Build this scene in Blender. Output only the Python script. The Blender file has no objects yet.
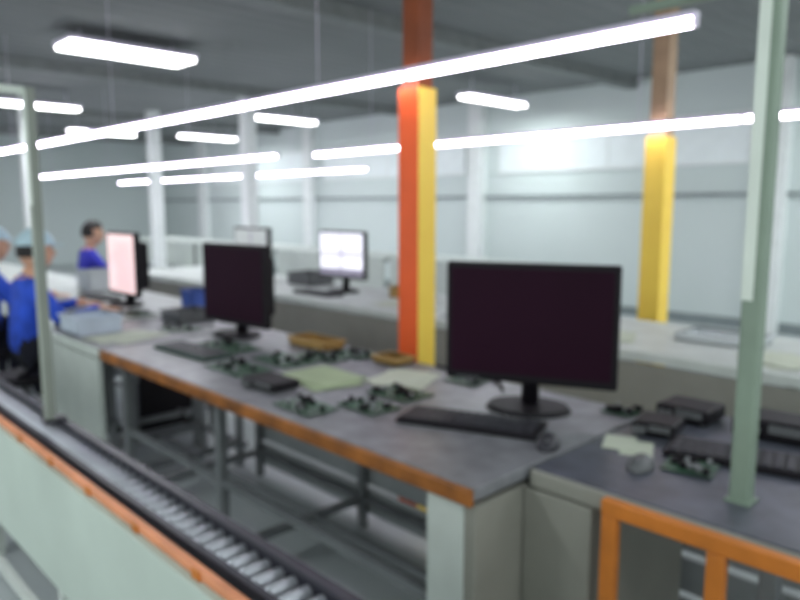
import bpy, bmesh, math, random
from mathutils import Vector, Matrix
random.seed(4)
S = bpy.context.scene
S.view_settings.view_transform = 'Standard'
COL = S.collection

# ---------------------------------------------------------------- materials
def srgb(c):
    return tuple(((x/255)/12.92 if x/255 <= .04045 else ((x/255+.055)/1.055)**2.4) for x in c)+(1,)
def mat(name, c, rough=.6, metal=0, noise=.12, scale=8, emit=0, spec=.5):
    m = bpy.data.materials.new(name); m.use_nodes = True
    nt = m.node_tree; b = nt.nodes['Principled BSDF']
    col = srgb(c)
    if noise:
        tc = nt.nodes.new('ShaderNodeTexCoord'); n = nt.nodes.new('ShaderNodeTexNoise')
        n.inputs['Scale'].default_value = scale; n.inputs['Detail'].default_value = 3
        nt.links.new(tc.outputs['Object'], n.inputs['Vector'])
        r = nt.nodes.new('ShaderNodeValToRGB')
        r.color_ramp.elements[0].position = .3; r.color_ramp.elements[1].position = .7
        r.color_ramp.elements[0].color = tuple(x*(1-noise) for x in col[:3])+(1,)
        r.color_ramp.elements[1].color = tuple(min(1, x*(1+noise)) for x in col[:3])+(1,)
        nt.links.new(n.outputs['Fac'], r.inputs['Fac']); nt.links.new(r.outputs['Color'], b.inputs['Base Color'])
    else:
        b.inputs['Base Color'].default_value = col
    b.inputs['Roughness'].default_value = rough; b.inputs['Metallic'].default_value = metal
    b.inputs['Specular IOR Level'].default_value = spec
    if emit:
        b.inputs['Emission Color'].default_value = col; b.inputs['Emission Strength'].default_value = emit
    return m
M = dict(
 floor=mat('floor_paint', (186,194,195), .45, scale=1.5, noise=.08),
 wall=mat('wall_paint', (212,222,221), .8, scale=.6, noise=.04),
 wallcol=mat('pilaster_paint', (236,240,240), .7, noise=.04),
 pipe=mat('grey_pipe', (136,146,148), .5),
 window=mat('frosted_window', (222,230,232), .4, noise=.03, emit=.14),
 beam=mat('beam_paint', (130,134,134), .7),
 top=mat('bench_laminate', (120,122,126), .4, noise=.25, scale=14),
 top2=mat('bench_laminate_light', (192,199,195), .5, noise=.1, scale=6),
 topd=mat('bench_laminate_dark', (82,86,96), .4, noise=.25, scale=12),
 edge=mat('brown_edge', (146,88,32), .5, noise=.5, scale=9),
 steel=mat('steel_tube', (128,132,134), .4, metal=.2),
 panel=mat('grey_panel', (140,140,131), .6, noise=.05),
 panell=mat('light_panel', (198,206,200), .6, noise=.05),
 slat=mat('slat_panel', (166,172,173), .6, noise=.08),
 panelw=mat('skirt_panel', (186,200,190), .55, noise=.06, scale=3),
 orange=mat('orange_paint', (246,98,34), .45, noise=.08, scale=5),
 yellow=mat('yellow_paint', (255,214,84), .45, noise=.06, scale=5),
 palebr=mat('tan_upper', (176,146,118), .6, noise=.12),  # approximate tan for the upper section of the right column
 brown=mat('brown_upper', (138,66,28), .6, noise=.15),  # approximate brown for the upper section of the near column
 framo=mat('orange_frame', (194,114,36), .5, noise=.2),
 railo=mat('orange_rail', (222,146,104), .5, noise=.15),
 black=mat('black_plastic', (20,17,23), .55, noise=.1, spec=.25),
 rail=mat('black_rail', (42,42,52), .45),
 roller=mat('zinc_roller', (196,200,208), .35, metal=.3, noise=.1),
 screen=mat('dark_screen', (38,11,30), .6, noise=.1, scale=3, spec=.12),
 pole=mat('pole_paint', (126,144,128), .5, noise=.08),
 postp=mat('post_paint', (140,148,138), .5, noise=.08),
 polel=mat('pole_paint_light', (215,225,215), .5, noise=.05),
 tube=mat('fluorescent_tube', (250,238,255), .5, noise=0, emit=15),
 tubec=mat('ceiling_tube', (250,250,250), .5, noise=0, emit=10),
 house=mat('lamp_housing', (222,214,234), .5, noise=.03),
 paper=mat('paper', (190,198,180), .8, noise=.06),
 papery=mat('paper_green', (170,188,150), .8, noise=.08),
 mat_g=mat('green_mat', (58,80,72), .6, noise=.15),
 pcb=mat('circuit_green', (48,84,62), .45, noise=.35, scale=25),
 key=mat('key_plastic', (44,44,52), .5),
 keyg=mat('key_grey', (95,98,100), .5),
 blue=mat('blue_cloth', (40,82,205), .8, noise=.2, scale=18),
 purp=mat('indigo_cloth', (50,52,180), .8, noise=.2, scale=18),
 bluep=mat('blue_plastic', (60,90,170), .5),
 trous=mat('dark_cloth', (24,26,40), .85, noise=.2, scale=20),
 skin=mat('skin', (214,168,140), .6, noise=.06, scale=10),
 hair=mat('hair', (24,20,20), .6, noise=.2, scale=30),
 capm=mat('cap_cloth', (190,218,228), .8),
 shoe=mat('shoe', (30,30,32), .5), eye=mat('eye', (20,16,16), .3), lip=mat('lip', (170,96,88), .5),
 white=mat('white_plastic', (205,212,214), .5, noise=.04),
 teal=mat('bin_plastic', (196,208,222), .5),
 ochre=mat('ochre_plastic', (170,136,76), .5, noise=.2),
 scr_win=mat('screen_white', (240,240,252), .4, noise=.02, emit=1.0),
 scr_doc=mat('screen_pink', (252,220,218), .4, noise=.02, emit=.8),
 scr_gry=mat('screen_grey', (200,206,204), .4, noise=.05, emit=.3),
 ink=mat('screen_ink', (150,145,165), .5, noise=0, emit=.4),
 inkp=mat('screen_ink_pink', (224,160,168), .5, noise=0, emit=.5),
)
def ceil_mat():
    m = mat('ceiling_sheet', (124,127,128), .8, noise=.1, scale=.7)
    nt = m.node_tree; b = nt.nodes['Principled BSDF']
    tc = nt.nodes.new('ShaderNodeTexCoord'); w = nt.nodes.new('ShaderNodeTexWave'); w.bands_direction = 'Y'
    w.inputs['Scale'].default_value = 1.4; bp = nt.nodes.new('ShaderNodeBump'); bp.inputs['Strength'].default_value = .4
    bp.inputs['Distance'].default_value = .05
    nt.links.new(tc.outputs['Object'], w.inputs['Vector']); nt.links.new(w.outputs['Fac'], bp.inputs['Height'])
    nt.links.new(bp.outputs['Normal'], b.inputs['Normal']); return m
M['ceil'] = ceil_mat()

# ---------------------------------------------------------------- geometry helpers
def link(o, parent=None):
    COL.objects.link(o)
    if parent: o.parent = parent
    return o
def empty(name, loc=(0,0,0), rz=0):
    e = bpy.data.objects.new(name, None); e.location = loc; e.rotation_euler[2] = rz; e.empty_display_size = .1
    return link(e)
def mesh_from(bm, name, mats, parent=None, smooth=False):
    me = bpy.data.meshes.new(name); bm.to_mesh(me); bm.free()
    for m in (mats if isinstance(mats, list) else [mats]): me.materials.append(m)
    if smooth:
        for p in me.polygons: p.use_smooth = True
    return link(bpy.data.objects.new(name, me), parent)
def add_box(bm, a, b, mi=0, bev=0):
    c = [(a[i]+b[i])/2 for i in range(3)]; s = [abs(b[i]-a[i]) for i in range(3)]
    t = bmesh.new(); bmesh.ops.create_cube(t, size=1)
    bmesh.ops.scale(t, vec=s, verts=t.verts)
    if bev: bmesh.ops.bevel(t, geom=t.edges[:], offset=min(bev, min(s)*.45), segments=2, affect='EDGES', profile=.5)
    bmesh.ops.translate(t, vec=c, verts=t.verts)
    for f in t.faces: f.material_index = mi
    me = bpy.data.meshes.new('t'); t.to_mesh(me); t.free(); bm.from_mesh(me); bpy.data.meshes.remove(me)
def add_cyl(bm, p, q, r, mi=0, seg=14, r2=None):
    p = Vector(p); q = Vector(q); d = q-p
    t = bmesh.new()
    bmesh.ops.create_cone(t, cap_ends=True, segments=seg, radius1=r, radius2=r if r2 is None else r2, depth=d.length)
    rot = d.to_track_quat('Z', 'Y').to_matrix().to_4x4()
    bmesh.ops.transform(t, matrix=Matrix.Translation((p+q)/2) @ rot, verts=t.verts)
    for f in t.faces: f.material_index = mi; f.smooth = len(f.verts) == 4
    me = bpy.data.meshes.new('t'); t.to_mesh(me); t.free(); bm.from_mesh(me); bpy.data.meshes.remove(me)
def box(name, a, b, m, parent=None, bev=0):
    bm = bmesh.new(); add_box(bm, a, b, 0, bev); return mesh_from(bm, name, m, parent)
def cyl(name, p, q, r, m, parent=None, seg=16, r2=None):
    bm = bmesh.new(); add_cyl(bm, p, q, r, 0, seg, r2); return mesh_from(bm, name, m, parent)

# ---------------------------------------------------------------- room
XW, YW, H = 8.6, 18.0, 3.05
box('floor', (-3,-4,-.1), (XW,YW,0), M['floor'])
box('ceiling', (-3,-4,H), (XW+.2,YW+.2,H+.1), M['ceil'])
box('wall_right', (XW,-4,0), (XW+.2,YW+.2,H), M['wall'])
box('wall_far', (-3,YW,0), (XW,YW+.2,H), M['wall'])
box('baseboard_right', (XW-.02,-4,0), (XW,YW,.12), M['pipe'])
box('trim_1', (XW-.05,-4,1.56), (XW,YW-.02,1.60), M['pipe'])
for i, y in enumerate((-1.5, 2.8, 7.1, 11.4, 15.7)):
    box('trim_%d' % (i+2), (XW-.16,y-.13,0), (XW,y+.13,H), M['wallcol'])
k = 1
for y0 in (-1.2, 3.1, 7.4, 11.7):
    w = empty('window_%d' % k); k += 1
    box('pane', (XW-.02,y0,1.95), (XW,y0+3.6,2.5), M['window'], w)
    bm = bmesh.new()
    for z in (1.93, 2.5): add_box(bm, (XW-.035,y0-.02,z), (XW,y0+3.62,z+.03))
    for j in range(5): add_box(bm, (XW-.03,y0+j*.9-.01,1.95), (XW,y0+j*.9+.01,2.5))
    mesh_from(bm, 'frame', M['wallcol'], w)
for i, y in enumerate((0.6, 4.6, 8.6, 12.6, 16.4)):
    box('ceiling_beam' , (-3,y-.07,H-.12), (XW,y+.07,H), M['beam'])
for x, y in ((5.5,8.8), (5.5,11.8), (3.4,11.5), (1.6,12.5), (2.2,15)):
    c = empty('structural_column', (x,y,0))
    box('shaft', (-.09,-.09,0), (.09,.09,H), M['wallcol'], c, .01)
    box('base_plate', (-.15,-.15,0), (.15,.15,.03), M['pipe'], c)
def safety(x, y, h, left, right, upper, zt, rz):
    c = empty('safety_column', (x,y,0), rz)
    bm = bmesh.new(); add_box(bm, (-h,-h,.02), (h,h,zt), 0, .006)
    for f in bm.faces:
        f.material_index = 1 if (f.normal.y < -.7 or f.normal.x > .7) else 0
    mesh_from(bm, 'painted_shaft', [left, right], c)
    box('upper_shaft', (-h*.75,-h*.75,zt), (h*.75,h*.75,H), upper, c)
    box('base_plate', (-.12,-.12,0), (.12,.12,.02), M['steel'], c)
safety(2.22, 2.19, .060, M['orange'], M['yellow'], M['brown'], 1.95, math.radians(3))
safety(4.17, 2.03, .068, M['yellow'], M['yellow'], M['palebr'], 1.86, 0)

# ---------------------------------------------------------------- lights
def tube_row(x, z, y0, y1, gap=0.004):
    r = empty('hanging_fluorescent_light_row')
    y = y0; bm = bmesh.new(); bt = bmesh.new(); n = 0
    while y < y1:
        e = min(y+1.2, y1)
        add_box(bm, (x-.022,y,z+.014), (x+.022,e,z+.032), 0, .004)
        add_box(bm, (x-.014,y,z-.014), (x+.014,y+.008,z+.014)); add_box(bm, (x-.014,e-.008,z-.014), (x+.014,e,z+.014))
        add_cyl(bt, (x,y+.008,z), (x,e-.008,z), .0145)
        if n % 2 == 1: add_cyl(bm, (x,(y+e)/2,z+.03), (x,(y+e)/2,H), .0025, 0, 6)
        n += 1; y = e+gap
    mesh_from(bm, 'housing', M['house'], r); mesh_from(bt, 'tubes', M['tube'], r)
tube_row(2.1, 1.98, .93, 17)
tube_row(4.02, 1.91, .3, 5.3)
tube_row(4.02, 1.93, 5.9, 13)
tube_row(6.6, 1.95, 7.5, 16)
def ceil_lamp(x, y, w=.11, drop=.2):
    c = empty('ceiling_light_fixture', (x,y,H))
    bm = bmesh.new(); add_box(bm, (-.62,-w,-drop-.04), (.62,w,-drop), 0, .01)
    for s in (-.45,.45): add_cyl(bm, (s,0,-drop), (s,0,0), .006, 0, 6)
    mesh_from(bm, 'housing', M['house'], c)
    bm = bmesh.new(); n = 2 if w < .15 else 4
    for i in range(n):
        s = -w+.05+i*(2*w-.1)/(n-1); add_cyl(bm, (-.6,s,-drop-.06), (.6,s,-drop-.06), .02)
    mesh_from(bm, 'tubes', M['tubec'], c)
    l = bpy.data.lights.new('tube_glow', 'AREA'); l.shape = 'RECTANGLE'; l.size = 1.2; l.size_y = 2*w; l.energy = 32
    l.color = (.92,1,1); o = link(bpy.data.objects.new('tube_glow', l), c); o.location = (0,0,-drop-.085)
ceil_lamp(2.98, 6.85, .22, .1)
for p in ((7.4,5.9), (-.8,2.6), (.2,-1.2), (3.2,10.5), (6.6,9.5), (3.1,-1.5), (5.2,.2), (5.3,13.5), (7.2,13), (7.3,1.2)):  # far fixtures in this list are added to brighten the far wall
    ceil_lamp(*p)

# ---------------------------------------------------------------- conveyor
cv = empty('roller_conveyor')
Y0, Y1 = -.6, 9.0
box('orange_rail', (.604,Y0,.728), (.622,Y1,.75), M['railo'], cv, .004)
box('inner_rail', (.637,Y0,.69), (.652,Y1,.757), M['rail'], cv)
box('outer_rail', (.724,Y0,.68), (.752,Y1,.765), M['rail'], cv, .004)
bm = bmesh.new(); y = Y0+.02
while y < Y1-.02:
    add_cyl(bm, (.652,y,.738), (.724,y,.738), .013, 0, 10); y += .045
mesh_from(bm, 'rollers', M['roller'], cv)
box('drip_tray', (.6,Y0,.68), (.74,Y1,.69), M['rail'], cv)
box('rail_seat', (.6,Y0,.69), (.637,Y1,.728), M['panelw'], cv)
box('side_skirt', (.585,Y0,.385), (.6,Y1,.73), M['panelw'], cv, .003)
bm = bmesh.new()
yy = Y0+.3
while yy < Y1:
    for x in (.61,.72): add_box(bm, (x-.015,yy-.015,0), (x+.015,yy+.015,.69))
    add_box(bm, (.61,yy-.012,.2), (.72,yy+.012,.225))
    yy += 1.15
add_box(bm, (.6,Y0,.16), (.625,Y1,.19)); add_box(bm, (.71,Y0,.16), (.735,Y1,.19))
mesh_from(bm, 'leg_frame', M['panell'], cv)
bm = bmesh.new(); y = Y0+.1
while y < Y1: add_box(bm, (.600,y,.722), (.606,y+.03,.748)); y += .28
mesh_from(bm, 'rail_brackets', M['framo'], cv)
pl = empty('conveyor_lamp_post', (.70,2.33,0))
box('upright', (-.015,-.015,.765), (.015,.015,1.80), M['postp'], pl, .003)
box('light_face', (-.017,-.016,1.45), (-.012,-.004,1.79), M['polel'], pl)
box('foot_clamp', (-.02,-.02,.765), (.045,.02,.777), M['rail'], pl)
box('arm', (-.9,-.012,1.778), (.015,.012,1.80), M['polel'], pl, .003)

# ---------------------------------------------------------------- benches
def bench(x0, x1, y0, y1, top, edge, front_panel=None, z=.80, bars=True, fp=(.35,.765), back=False):
    w, d = x1-x0, y1-y0
    b = empty('workbench', (x0,y0,0))
    box('top', (.008,0.004,z-.035), (w,d-.004,z), top, b, .006)
    box('front_edge', (-.004,0.004,z-.048), (.012,d-.004,z-.002), edge, b, .008)
    bm = bmesh.new()
    for yy in (.12, d/2+.2, d-.06):
        for xx in (.09, w-.07):
            add_box(bm, (xx-.018,yy-.018,0), (xx+.018,yy+.018,z-.035), 0, .003)
        add_box(bm, (.07,yy-.015,.12), (w-.07,yy+.015,.15))
        add_box(bm, (.07,yy-.015,z-.07), (w-.07,yy+.015,z-.035))
    if bars:
        for xx, zz in ((.09,.40), (w*.6,.12), (w-.07,.12)):
            add_box(bm, (xx-.013,.06,zz), (xx+.013,d-.06,zz+.026))
    mesh_from(bm, 'leg_frame', M['steel'], b)
    if back:
        bm = bmesh.new()
        for i in range(5): add_box(bm, (w-.045,.02,.06+i*.14), (w-.03,d-.02,.175+i*.14))
        mesh_from(bm, 'back_slats', M['slat'], b)
    if front_panel: box('front_panel', (.0,.01,fp[0]), (.02,d-.01,fp[1]-.02), front_panel, b)
    return b
bench(1.19, 2.05, .99, 3.2, M['top'], M['edge'], back=True)
bench(1.40, 2.2, -.5, .985, M['topd'], M['panel'], bars=False, back=True)
bench(1.19, 2.05, 3.22, 3.9, M['top'], M['panell'], M['panell'])
bench(1.62, 2.3, 3.98, 6.4, M['top2'], M['panell'])
bench(1.62, 2.3, 6.45, 9.0, M['top2'], M['panell'])
for y0 in (-1.5, .75, 3.0, 5.0):
    bench(2.92, 3.75, y0, y0+(2.2 if y0 < 3 else 1.95), M['top2'], M['panell'], M['panel'])
for y0 in (4, 6.5, 9.0, 11.5):
    bench(6.0, 6.8, y0, y0+2.4, M['top2'], M['panell'], M['panell'])
pcs = empty('side_cabinet')
box('end_cover', (1.205,.995,.0), (1.9,1.03,.75), M['panel'], pcs, .003)
box('front_cover', (1.203,1.03,.0), (1.22,1.15,.75), M['panell'], pcs, .003)
box('carcass', (1.388,.80,.0), (1.9,.992,.75), M['panel'], pcs, .004)
of = empty('orange_guard_frame')
bm = bmesh.new()
add_box(bm, (1.365,-.5,.760), (1.392,.765,.797), 0, .004)
for yy in (.745,.51,.1,-.4): add_box(bm, (1.365,yy-.018,0), (1.392,yy+.018,.760), 0, .003)
add_box(bm, (1.365,-.5,.25), (1.392,.765,.285), 0, .003)
mesh_from(bm, 'frame', M['framo'], of)
rp = empty('light_support_pole', (1.575,.54,0))
bm = bmesh.new(); add_box(bm, (-.021,-.021,.80), (.021,.021,H), 0, .006); mesh_from(bm, 'upright', M['pole'], rp)
box('light_strip', (-.0245,-.004,1.25), (-.0205,.02,2.9), M['polel'], rp)
box('foot', (-.027,-.027,.80), (.027,.027,.806), M['pole'], rp)
box('arm', (.021,-.012,2.06), (.52,.012,2.085), M['pole'], rp)
box('arm_link', (.51,-.012,2.035), (.54,.6,2.06), M['pole'], rp)

# ---------------------------------------------------------------- monitors
def monitor(x, y, rz, w, h, bottom, screen, z=.80, deep=False, lines=None):
    e = empty('computer_monitor', (x,y,z), rz)
    bm = bmesh.new()
    t = bmesh.new(); bmesh.ops.create_cone(t, cap_ends=True, segments=36, radius1=.125, radius2=.115, depth=.015)
    bmesh.ops.scale(t, vec=(.85,1.1,1), verts=t.verts); bmesh.ops.translate(t, vec=(.0,0,.0075), verts=t.verts)
    me = bpy.data.meshes.new('t'); t.to_mesh(me); t.free(); bm.from_mesh(me)
    mesh_from(bm, 'base', M['black'], e)
    cyl('neck', (.03,0,.012), (.045,0,bottom+h*.45), .03, M['black'], e, 16, .02)
    bm = bmesh.new()
    add_box(bm, (-.02,-w/2,bottom), (.02,w/2,bottom+h), 0, .008)
    add_box(bm, (.018,-w*.38,bottom+h*.12), (.10 if deep else .05,w*.38,bottom+h*.85), 0, .02)
    mesh_from(bm, 'casing', M['black'], e)
    bz = .018
    box('screen', (-.0225,-w/2+bz,bottom+bz+.01), (-.0195,w/2-bz,bottom+h-bz), screen, e)
    bm = bmesh.new()
    for i in range(4): add_box(bm, (-.0225,w/2-.05-.02*i,bottom+.006), (-.0195,w/2-.04-.02*i,bottom+.012))
    mesh_from(bm, 'buttons', M['keyg'], e)
    if lines == 'grid':
        bm = bmesh.new(); zc = bottom+h*.52
        add_box(bm, (-.0235,-.008,bottom+.04), (-.0225,.008,bottom+h-.03)); add_box(bm, (-.0235,-w/2+.03,zc-.008), (-.0225,w/2-.03,zc+.008))
        add_box(bm, (-.0235,-w/2+bz,bottom+.03), (-.0225,w/2-bz,bottom+.075))
        mesh_from(bm, 'window_borders', M['ink'], e)
    if lines == 'text':
        bm = bmesh.new()
        for i in range(11):
            zz = bottom+.06+i*.028; add_box(bm, (-.0235,-w*.36,zz), (-.0225,w*random.uniform(.1,.36),zz+.007))
        mesh_from(bm, 'text_lines', M['inkp'], e)
    return e
R = math.radians
monitor(1.82, 1.29, R(25), .545, .385, .085, M['screen'])
monitor(1.83, 3.08, R(6), .50, .405, .055, M['screen'], deep=True)
monitor(1.88, 4.55, R(0), .44, .42, .06, M['scr_doc'], lines='text', deep=True)
monitor(3.36, 4.1, R(6), .48, .36, .10, M['scr_win'], lines='grid')
monitor(3.36, 5.35, R(4), .50, .36, .10, M['scr_gry'], lines='grid')

# ---------------------------------------------------------------- desk items
def keyboard(x, y, rz, z=.80, w=.43, d=.15, m=None):
    e = empty('computer_keyboard', (x,y,z), rz)
    box('tray', (-d/2,-w/2,0), (d/2,w/2,.016), m or M['black'], e, .005)
    bm = bmesh.new()
    for r in range(5):
        for c in range(15):
            a = -d/2+.012+r*.026; b = w/2-.014-c*.0268
            add_box(bm, (a,b-.022,.015), (a+.021,b,.022), 0, .002)
    mesh_from(bm, 'keys', M['key'], e)
def mouse(x, y, rz, z=.80, m='white'):
    bm = bmesh.new(); bmesh.ops.create_uvsphere(bm, u_segments=20, v_segments=12, radius=1)
    for v in bm.verts:
        v.co = Vector((v.co.x*.055, v.co.y*.031, max(0, v.co.z)*.034*(1 if v.co.x > 0 else .9)))
    e = empty('computer_mouse', (x,y,z), rz)
    mesh_from(bm, 'shell', M[m], e, True)
    box('wheel', (-.036,-.004,.018), (-.02,.004,.0285), M['keyg'], e, .002)
def papers(x, y, rz, n=3, m='paper', z=.80, s=1):
    e = empty('paper_stack', (x,y,z), rz); bm = bmesh.new()
    for i in range(n):
        t = bmesh.new(); bmesh.ops.create_cube(t, size=1); bmesh.ops.scale(t, vec=(.297*s,.21*s,.002), verts=t.verts)
        bmesh.ops.rotate(t, cent=(0,0,0), matrix=Matrix.Rotation(random.uniform(-.2,.2),3,'Z'), verts=t.verts)
        bmesh.ops.translate(t, vec=(random.uniform(-.02,.02),random.uniform(-.03,.03),.001+.0021*i), verts=t.verts)
        me = bpy.data.meshes.new('t'); t.to_mesh(me); t.free(); bm.from_mesh(me)
    mesh_from(bm, 'sheets', M[m], e)
def bin_(x, y, rz, sx, sy, h, m, z=.80, name='storage_bin'):
    e = empty(name, (x,y,z), rz); bm = bmesh.new(); t = .006
    add_box(bm, (-sx/2,-sy/2,0), (sx/2,sy/2,t))
    for a, b in (((-sx/2,-sy/2,0),(-sx/2+t,sy/2,h)), ((sx/2-t,-sy/2,0),(sx/2,sy/2,h)),
                 ((-sx/2,-sy/2,0),(sx/2,-sy/2+t,h)), ((-sx/2,sy/2-t,0),(sx/2,sy/2,h))): add_box(bm, a, b)
    for a, b in (((-sx/2-.008,-sy/2-.008,h-.012),(-sx/2+t,sy/2+.008,h)), ((sx/2-t,-sy/2-.008,h-.012),(sx/2+.008,sy/2+.008,h)),
                 ((-sx/2,-sy/2-.008,h-.012),(sx/2,-sy/2+t,h)), ((-sx/2,sy/2-t,h-.012),(sx/2,sy/2+.008,h))): add_box(bm, a, b, 0, .002)
    mesh_from(bm, 'tub', M[m], e)
def pcb(x, y, rz, sx=.16, sy=.22, z=.80):
    e = empty('circuit_board', (x,y,z), rz)
    box('board', (-sx/2,-sy/2,.004), (sx/2,sy/2,.007), M['pcb'], e)
    b1, b2 = bmesh.new(), bmesh.new()
    for i in range(4): 
        px = (1 if i % 2 else -1)*(sx/2-.008); py = (1 if i > 1 else -1)*(sy/2-.008); add_cyl(b2, (px,py,0), (px,py,.009), .004, 0, 8)
    for i in range(9):
        px = random.uniform(-sx*.38, sx*.38); py = random.uniform(-sy*.4, sy*.4); a = random.uniform(.008,.022); b = random.uniform(.008,.03)
        add_box(b1, (px-a/2,py-b/2,.007), (px+a/2,py+b/2,.007+random.uniform(.004,.02)))
    for i in range(6):
        px = random.uniform(-sx*.38, sx*.38); py = random.uniform(-sy*.4, sy*.4); add_cyl(b2, (px,py,.007), (px,py,.022), .006, 0, 10)
    mesh_from(b1, 'chips', M['black'], e); mesh_from(b2, 'capacitors', M['steel'], e)
def device(x, y, rz, sx, sy, h, z=.80):   # small bench test instrument
    e = empty('test_instrument', (x,y,z), rz)
    box('case', (-sx/2,-sy/2,.006), (sx/2,sy/2,h), M['black'], e, .008)
    box('display', (-sx/2-.002,-sy*.4,h*.45), (-sx/2+.002,sy*.1,h*.85), M['keyg'], e)
    bm = bmesh.new()
    for i in range(2): add_cyl(bm, (-sx/2,sy*(.22+.14*i),h*.5), (-sx/2-.014,sy*(.22+.14*i),h*.5), .01)
    for a in (-.4,.4):
        for b in (-.4,.4): add_cyl(bm, (a*sx,b*sy,0), (a*sx,b*sy,.008), .008)
    mesh_from(bm, 'knobs_feet', M['keyg'], e)
keyboard(1.56, 1.31, R(22)); mouse(1.565, 1.04, R(25), m='key')
papers(1.72, .89, R(30), 2, s=.4); mouse(1.60, .79, R(10), m='keyg')
keyboard(1.84, .60, R(14)); keyboard(1.72, .18, R(10)); device(1.90,.89,.2,.13,.12,.04)
device(2.09, .88, 0, .14, .16, .05)
device(2.10, .62, .1, .14, .24, .06); device(2.08,.32,.1,.16,.24,.07); pcb(1.68,.70,.2,.1,.12)
pcb(2.0, 1.06, 0, .09, .1)
papers(1.60, 2.06, R(85), 4, 'papery', s=.95); papers(1.80, 1.84, R(20), 3, 'paper', s=.8)
keyboard(1.46, 2.84, R(3), m=M['mat_g']); pcb(1.64, 2.84, 0, .15, .32); pcb(1.66, 2.42, 0, .17, .26); pcb(1.44, 2.42, 0, .16, .26)
bin_(1.95, 2.58, 0, .12, .26, .04, 'ochre'); pcb(1.95, 2.30, 0, .14, .2); bin_(1.97, 2.08, 0, .1, .14, .03, 'ochre'); pcb(1.81,2.36,0,.10,.24)
pcb(1.31, 1.80, 0, .12, .2); pcb(1.46, 1.66, 0, .12, .18); pcb(1.95,1.66,0,.12,.14); device(1.38,2.10,0,.12,.2,.035)
pcb(1.64,1.70,0,.14,.2)
bin_(1.345, 3.72, 0, .22, .26, .09, 'teal'); papers(1.4, 3.42, .2, 3); bin_(1.88,3.7,0,.22,.2,.06,'keyg'); pcb(1.70,3.44,0,.16,.2)
bin_(2.15, 4.12, 0, .12, .14, .12, 'bluep'); pcb(1.75,4.1,0)
keyboard(1.88, 5.0, 0); bin_(2.1,5.5,0,.3,.24,.16,'white')
keyboard(3.12, 4.1, 0); keyboard(3.12, 5.35, 0); papers(3.2, 3.3, .2, 4)
bin_(3.45, 2.6, 0, .3, .4, .06, 'white'); bin_(3.42, 1.3, 0, .24, .36, .04, 'white'); papers(3.15,1.75,.4,4); papers(3.15,.95,1,4)
bin_(3.4, .3, 0, .3, .5, .08, 'keyg'); bin_(3.5, 3.5, 0, .2, .26, .08, 'ochre'); bin_(3.5,4.7,0,.25,.3,.1,'keyg'); pcb(3.15,2.2,0,.18,.24); pcb(3.1,2.65,0,.18,.24)
tl = empty('desk_telephone', (2.02, .02, .80), R(15))
box('body', (-.1,-.09,0), (.1,.09,.05), M['black'], tl, .02)
bm = bmesh.new(); add_cyl(bm, (-.09,.05,.07), (.09,.05,.07), .018); add_cyl(bm, (-.09,.05,.045), (-.09,.05,.08), .026); add_cyl(bm, (.09,.05,.045), (.09,.05,.08), .026)
mesh_from(bm, 'handset', M['black'], tl)
bm = bmesh.new()
for i in range(4):
    for j in range(3): add_box(bm, (-.06+i*.03,-.065+j*.027,.048), (-.04+i*.03,-.047+j*.027,.054), 0, .002)
mesh_from(bm, 'buttons', M['keyg'], tl)
def tower(x, y, z=0, rz=0):
    e = empty('computer_tower', (x,y,z), rz)
    box('case', (-.2,-.08,0.01), (.2,.08,.4), M['black'], e, .008)
    box('front_bezel', (-.215,-.078,.015), (-.2,.078,.395), M['rail'], e, .01)
    box('drive_bay', (-.219,-.065,.31), (-.214,.065,.35), M['keyg'], e)
    cyl('power_button', (-.215,0,.25), (-.22,0,.25), .012, M['keyg'], e)
    for yy in (-.06,.06):
        for xx in (-.16,.16): cyl('foot', (xx,yy,0), (xx,yy,.012), .012, M['black'], e)
tower(1.98, 4.25)
def cable(pts, name='power_cable', r=.006, m='black'):
    cu = bpy.data.curves.new(name, 'CURVE'); cu.dimensions = '3D'; cu.bevel_depth = r; sp = cu.splines.new('NURBS')
    sp.points.add(len(pts)-1)
    for p, q in zip(sp.points, pts): p.co = (*q, 1)
    sp.use_endpoint_u = True; cu.materials.append(M[m]); return link(bpy.data.objects.new(name, cu))
cable([(1.93,1.48,.807),(2.02,1.55,.807),(2.03,1.65,.807),(2.025,1.75,.807),(2.035,1.9,.807)])

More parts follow.
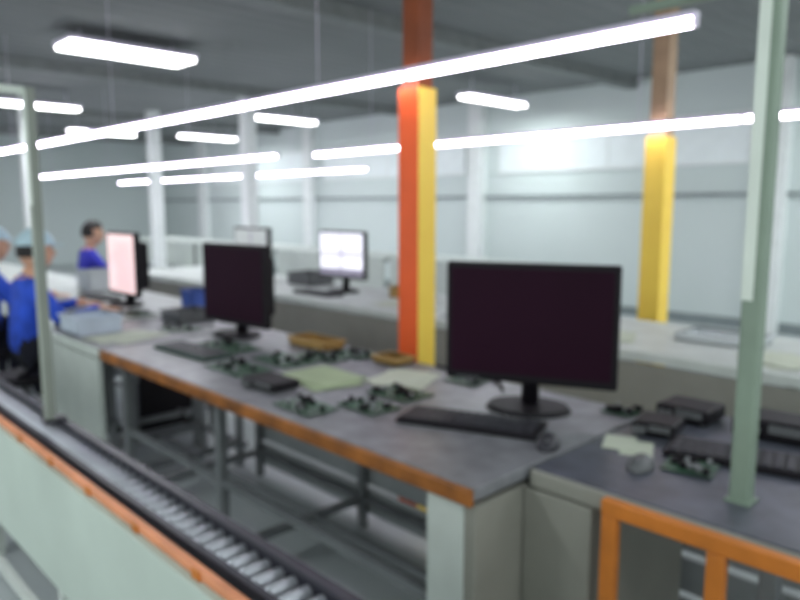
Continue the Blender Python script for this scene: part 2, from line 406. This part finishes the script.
# ---------------------------------------------------------------- people
def skin_mesh(verts, edges, radii, root=0, sub=2):
    me = bpy.data.meshes.new('sk'); me.from_pydata(verts, edges, []); o = bpy.data.objects.new('sk', me); COL.objects.link(o)
    o.modifiers.new('s', 'SKIN'); o.modifiers['s'].use_smooth_shade = True
    for i, r in enumerate(radii):
        sv = me.skin_vertices[0].data[i]; sv.radius = r if isinstance(r, tuple) else (r, r); sv.use_root = (i == root)
    ss = o.modifiers.new('u', 'SUBSURF'); ss.levels = sub; ss.render_levels = sub
    bpy.context.view_layer.update()
    dg = bpy.context.evaluated_depsgraph_get()
    out = bpy.data.meshes.new_from_object(o.evaluated_get(dg)); bpy.data.objects.remove(o); return out
def person(loc, rz, cap, shirt):
    e = empty('factory_worker', loc, rz)
    J = dict(pel=(0,0,.57), bel=(.01,0,.71), che=(.04,0,.9), nek=(.06,0,1.035), hb=(.075,0,1.10))
    hc = Vector((.10,0,1.185))
    for s, n in ((1,'l'),(-1,'r')):
        J.update({n+'sh':(.04,s*.165,.965), n+'el':(.16,s*.25,.79), n+'wr':(.37,s*.19,.835), n+'pa':(.43,s*.175,.828),
                  n+'hi':(.03,s*.09,.56), n+'kn':(.40,s*.13,.54), n+'an':(.36,s*.13,.09), n+'to':(.5,s*.14,.035)})
    fd = Vector((1,0,-.08))
    Rr = dict(pel=(.14,.105), bel=(.13,.1), che=(.15,.105), nek=.052, hb=.05, sh=.068, el=.045, wr=.028, pa=(.02,.034), hi=.085, kn=.058, an=.04, to=.038)
    names = list(J); idx = {n:i for i, n in enumerate(names)}
    E = [('pel','bel'),('bel','che'),('che','nek'),('nek','hb')]
    for n in 'lr': E += [('che',n+'sh'),(n+'sh',n+'el'),(n+'el',n+'wr'),(n+'wr',n+'pa'),('pel',n+'hi'),(n+'hi',n+'kn'),(n+'kn',n+'an'),(n+'an',n+'to')]
    rad = [Rr[n] if n in Rr else Rr[n[1:]] for n in names]
    me = skin_mesh([J[n] for n in names], [(idx[a],idx[b]) for a, b in E], rad, 0, 2)
    for m in (shirt, M['trous'], M['skin'], M['shoe']): me.materials.append(m)
    def seg(a, b, p):
        a = Vector(a); b = Vector(b); t = max(0, min(1, (p-a).dot(b-a)/(b-a).length_squared)); return (p-(a+(b-a)*t)).length
    for f in me.polygons:
        c = f.center; best = min(E, key=lambda q: seg(J[q[0]], J[q[1]], c)); k2 = best[1]
        k2 = k2 if k2 in ('bel','che','nek','hb') else k2[1:]
        f.material_index = {'bel':0,'che':0,'nek':0,'hb':2,'sh':0,'el':0,'wr':0,'pa':2,'hi':1,'kn':1,'an':1,'to':3}[k2]
        if k2 == 'nek' and c.z > J['nek'][2]-.01: f.material_index = 2
        f.use_smooth = True
    link(bpy.data.objects.new('body', me), e)
    for s, n in ((1,'l'),(-1,'r')):
        p = Vector(J[n+'pa']); d = fd.normalized(); sd = Vector((0,1,0))
        for i, (off, L) in enumerate(((-.027,.062),(-.009,.075),(.009,.07),(.026,.055))):
            q = p+sd*off*s*-1
            vs = [q-d*.01, q+d*.03, q+d*(.03+L*.5)+Vector((0,0,-.004)), q+d*(.03+L*.85)+Vector((0,0,-.016))]
            m2 = skin_mesh(vs, [(0,1),(1,2),(2,3)], [.009,.0095,.0085,.007], 0, 1); m2.materials.append(M['skin']); link(bpy.data.objects.new('finger_%s%d'%(n,i+1), m2), e)
        q = p-d*.02-sd*s*.02
        m2 = skin_mesh([q, q-sd*s*.025+d*.02, q-sd*s*.035+d*.05+Vector((0,0,-.008))], [(0,1),(1,2)], [.012,.011,.008], 0, 1)
        m2.materials.append(M['skin']); link(bpy.data.objects.new('thumb_'+n, m2), e)
    bm = bmesh.new(); bmesh.ops.create_uvsphere(bm, u_segments=32, v_segments=24, radius=1)
    for v in bm.verts:
        x, y, z = v.co; w = 1-.28*max(0, -z)**1.3
        fx = .098*(1 if x < 0 else .95)
        v.co = Vector((x*fx*(1-.12*max(0,-z)) + (.012 if z < -.3 and x > 0 else 0), y*.076*w, z*.118))+hc
    mesh_from(bm, 'head', M['skin'], e, True)
    fx = hc.x+.09
    bm = bmesh.new(); add_cyl(bm, (fx-.01,0,hc.z+.012), (fx+.016,0,hc.z-.028), .008, 0, 10, .014)
    mesh_from(bm, 'nose', M['skin'], e)
    for s in (-1,1):
        bm = bmesh.new(); bmesh.ops.create_uvsphere(bm, u_segments=12, v_segments=8, radius=1)
        for v in bm.verts: v.co = Vector((v.co.x*.006, v.co.y*.013, v.co.z*.006))+Vector((fx-.012,s*.03,hc.z+.008))
        mesh_from(bm, 'eye', M['eye'], e, True)
        box('eyebrow', (fx-.014,s*.03-.016,hc.z+.026), (fx-.004,s*.03+.016,hc.z+.031), M['hair'], e, .002)
        bm = bmesh.new(); bmesh.ops.create_uvsphere(bm, u_segments=12, v_segments=8, radius=1)
        for v in bm.verts: v.co = Vector((v.co.x*.018, v.co.y*.009, v.co.z*.03))+Vector((hc.x,s*.077,hc.z-.005))
        mesh_from(bm, 'ear', M['skin'], e, True)
    box('mouth', (fx-.016,-.02,hc.z-.056), (fx-.002,.02,hc.z-.047), M['lip'], e, .004)
    bm = bmesh.new(); bmesh.ops.create_uvsphere(bm, u_segments=32, v_segments=24, radius=1)
    dl = [v for v in bm.verts if (v.co.z < .28 and v.co.x > -.1) or v.co.z < -.35 or (v.co.x > .72 and v.co.z < .5)]
    bmesh.ops.delete(bm, geom=dl, context='VERTS')
    for v in bm.verts: v.co = Vector((v.co.x*.106, v.co.y*.085, v.co.z*.127))+hc
    mesh_from(bm, 'hair', M['hair'], e, True)
    if cap:
        bm = bmesh.new(); bmesh.ops.create_uvsphere(bm, u_segments=32, v_segments=24, radius=1)
        bmesh.ops.delete(bm, geom=[v for v in bm.verts if v.co.z < .25], context='VERTS')
        for v in bm.verts: v.co = Vector((v.co.x*.113, v.co.y*.093, v.co.z*.135))+hc
        mesh_from(bm, 'cap', M['capm'], e, True)
        bm = bmesh.new(); bmesh.ops.create_circle(bm, cap_ends=True, segments=24, radius=.075)
        for v in bm.verts: v.co = Vector((v.co.x*.9+.09, v.co.y, -.006*abs(v.co.y)/.075))+hc+Vector((0,0,.036))
        mesh_from(bm, 'cap_peak', M['capm'], e)
    nz = Vector(J['nek'])
    cyl('collar', (nz.x-.004,0,nz.z-.03), (nz.x+.004,0,nz.z+.005), .066, shirt, e, 20, .058)
    return e
def stool(x, y):
    st = empty('work_stool', (x,y,0))
    cyl('seat', (0,0,.42), (0,0,.465), .17, M['black'], st, 28)
    cyl('post', (0,0,.06), (0,0,.42), .022, M['steel'], st)
    bm = bmesh.new()
    for i in range(5):
        a = i*math.tau/5+.3; add_cyl(bm, (0,0,.08), (math.cos(a)*.24,math.sin(a)*.24,.045), .014); add_cyl(bm, (math.cos(a)*.24,math.sin(a)*.24,0), (math.cos(a)*.24,math.sin(a)*.24,.05), .02)
    mesh_from(bm, 'base', M['black'], st)
for x, y, rz, cp, sh in ((1.22,4.46,-2,True,'blue'), (2.48,6.95,-6,False,'purp'), (1.2,6.15,4,False,'purp'), (1.22,5.35,2,True,'blue')):
    person((x,y,0), R(rz), cp, M[sh]); stool(x, y)

# ---------------------------------------------------------------- world, camera
W = bpy.data.worlds.new('World'); S.world = W; W.use_nodes = True
W.node_tree.nodes['Background'].inputs[0].default_value = (.90,.96,.97,1)
W.node_tree.nodes['Background'].inputs[1].default_value = 1.12
cam = bpy.data.cameras.new('camera'); co = bpy.data.objects.new('camera', cam); COL.objects.link(co)
cam.sensor_width = 36; cam.lens = 36*700/800; cam.clip_start = .02
a = R(44); p = R(7.7)
f = Vector((math.sin(a)*math.cos(p), math.cos(a)*math.cos(p), -math.sin(p)))
co.location = (0,0,1.45); co.rotation_euler = f.to_track_quat('-Z','Y').to_euler()
# the phone picture is out of focus everywhere: focused far too close
cam.dof.use_dof = True; cam.dof.focus_distance = .4
AP = .0047
cam.dof.aperture_fstop = cam.lens/1000/AP
S.camera = co
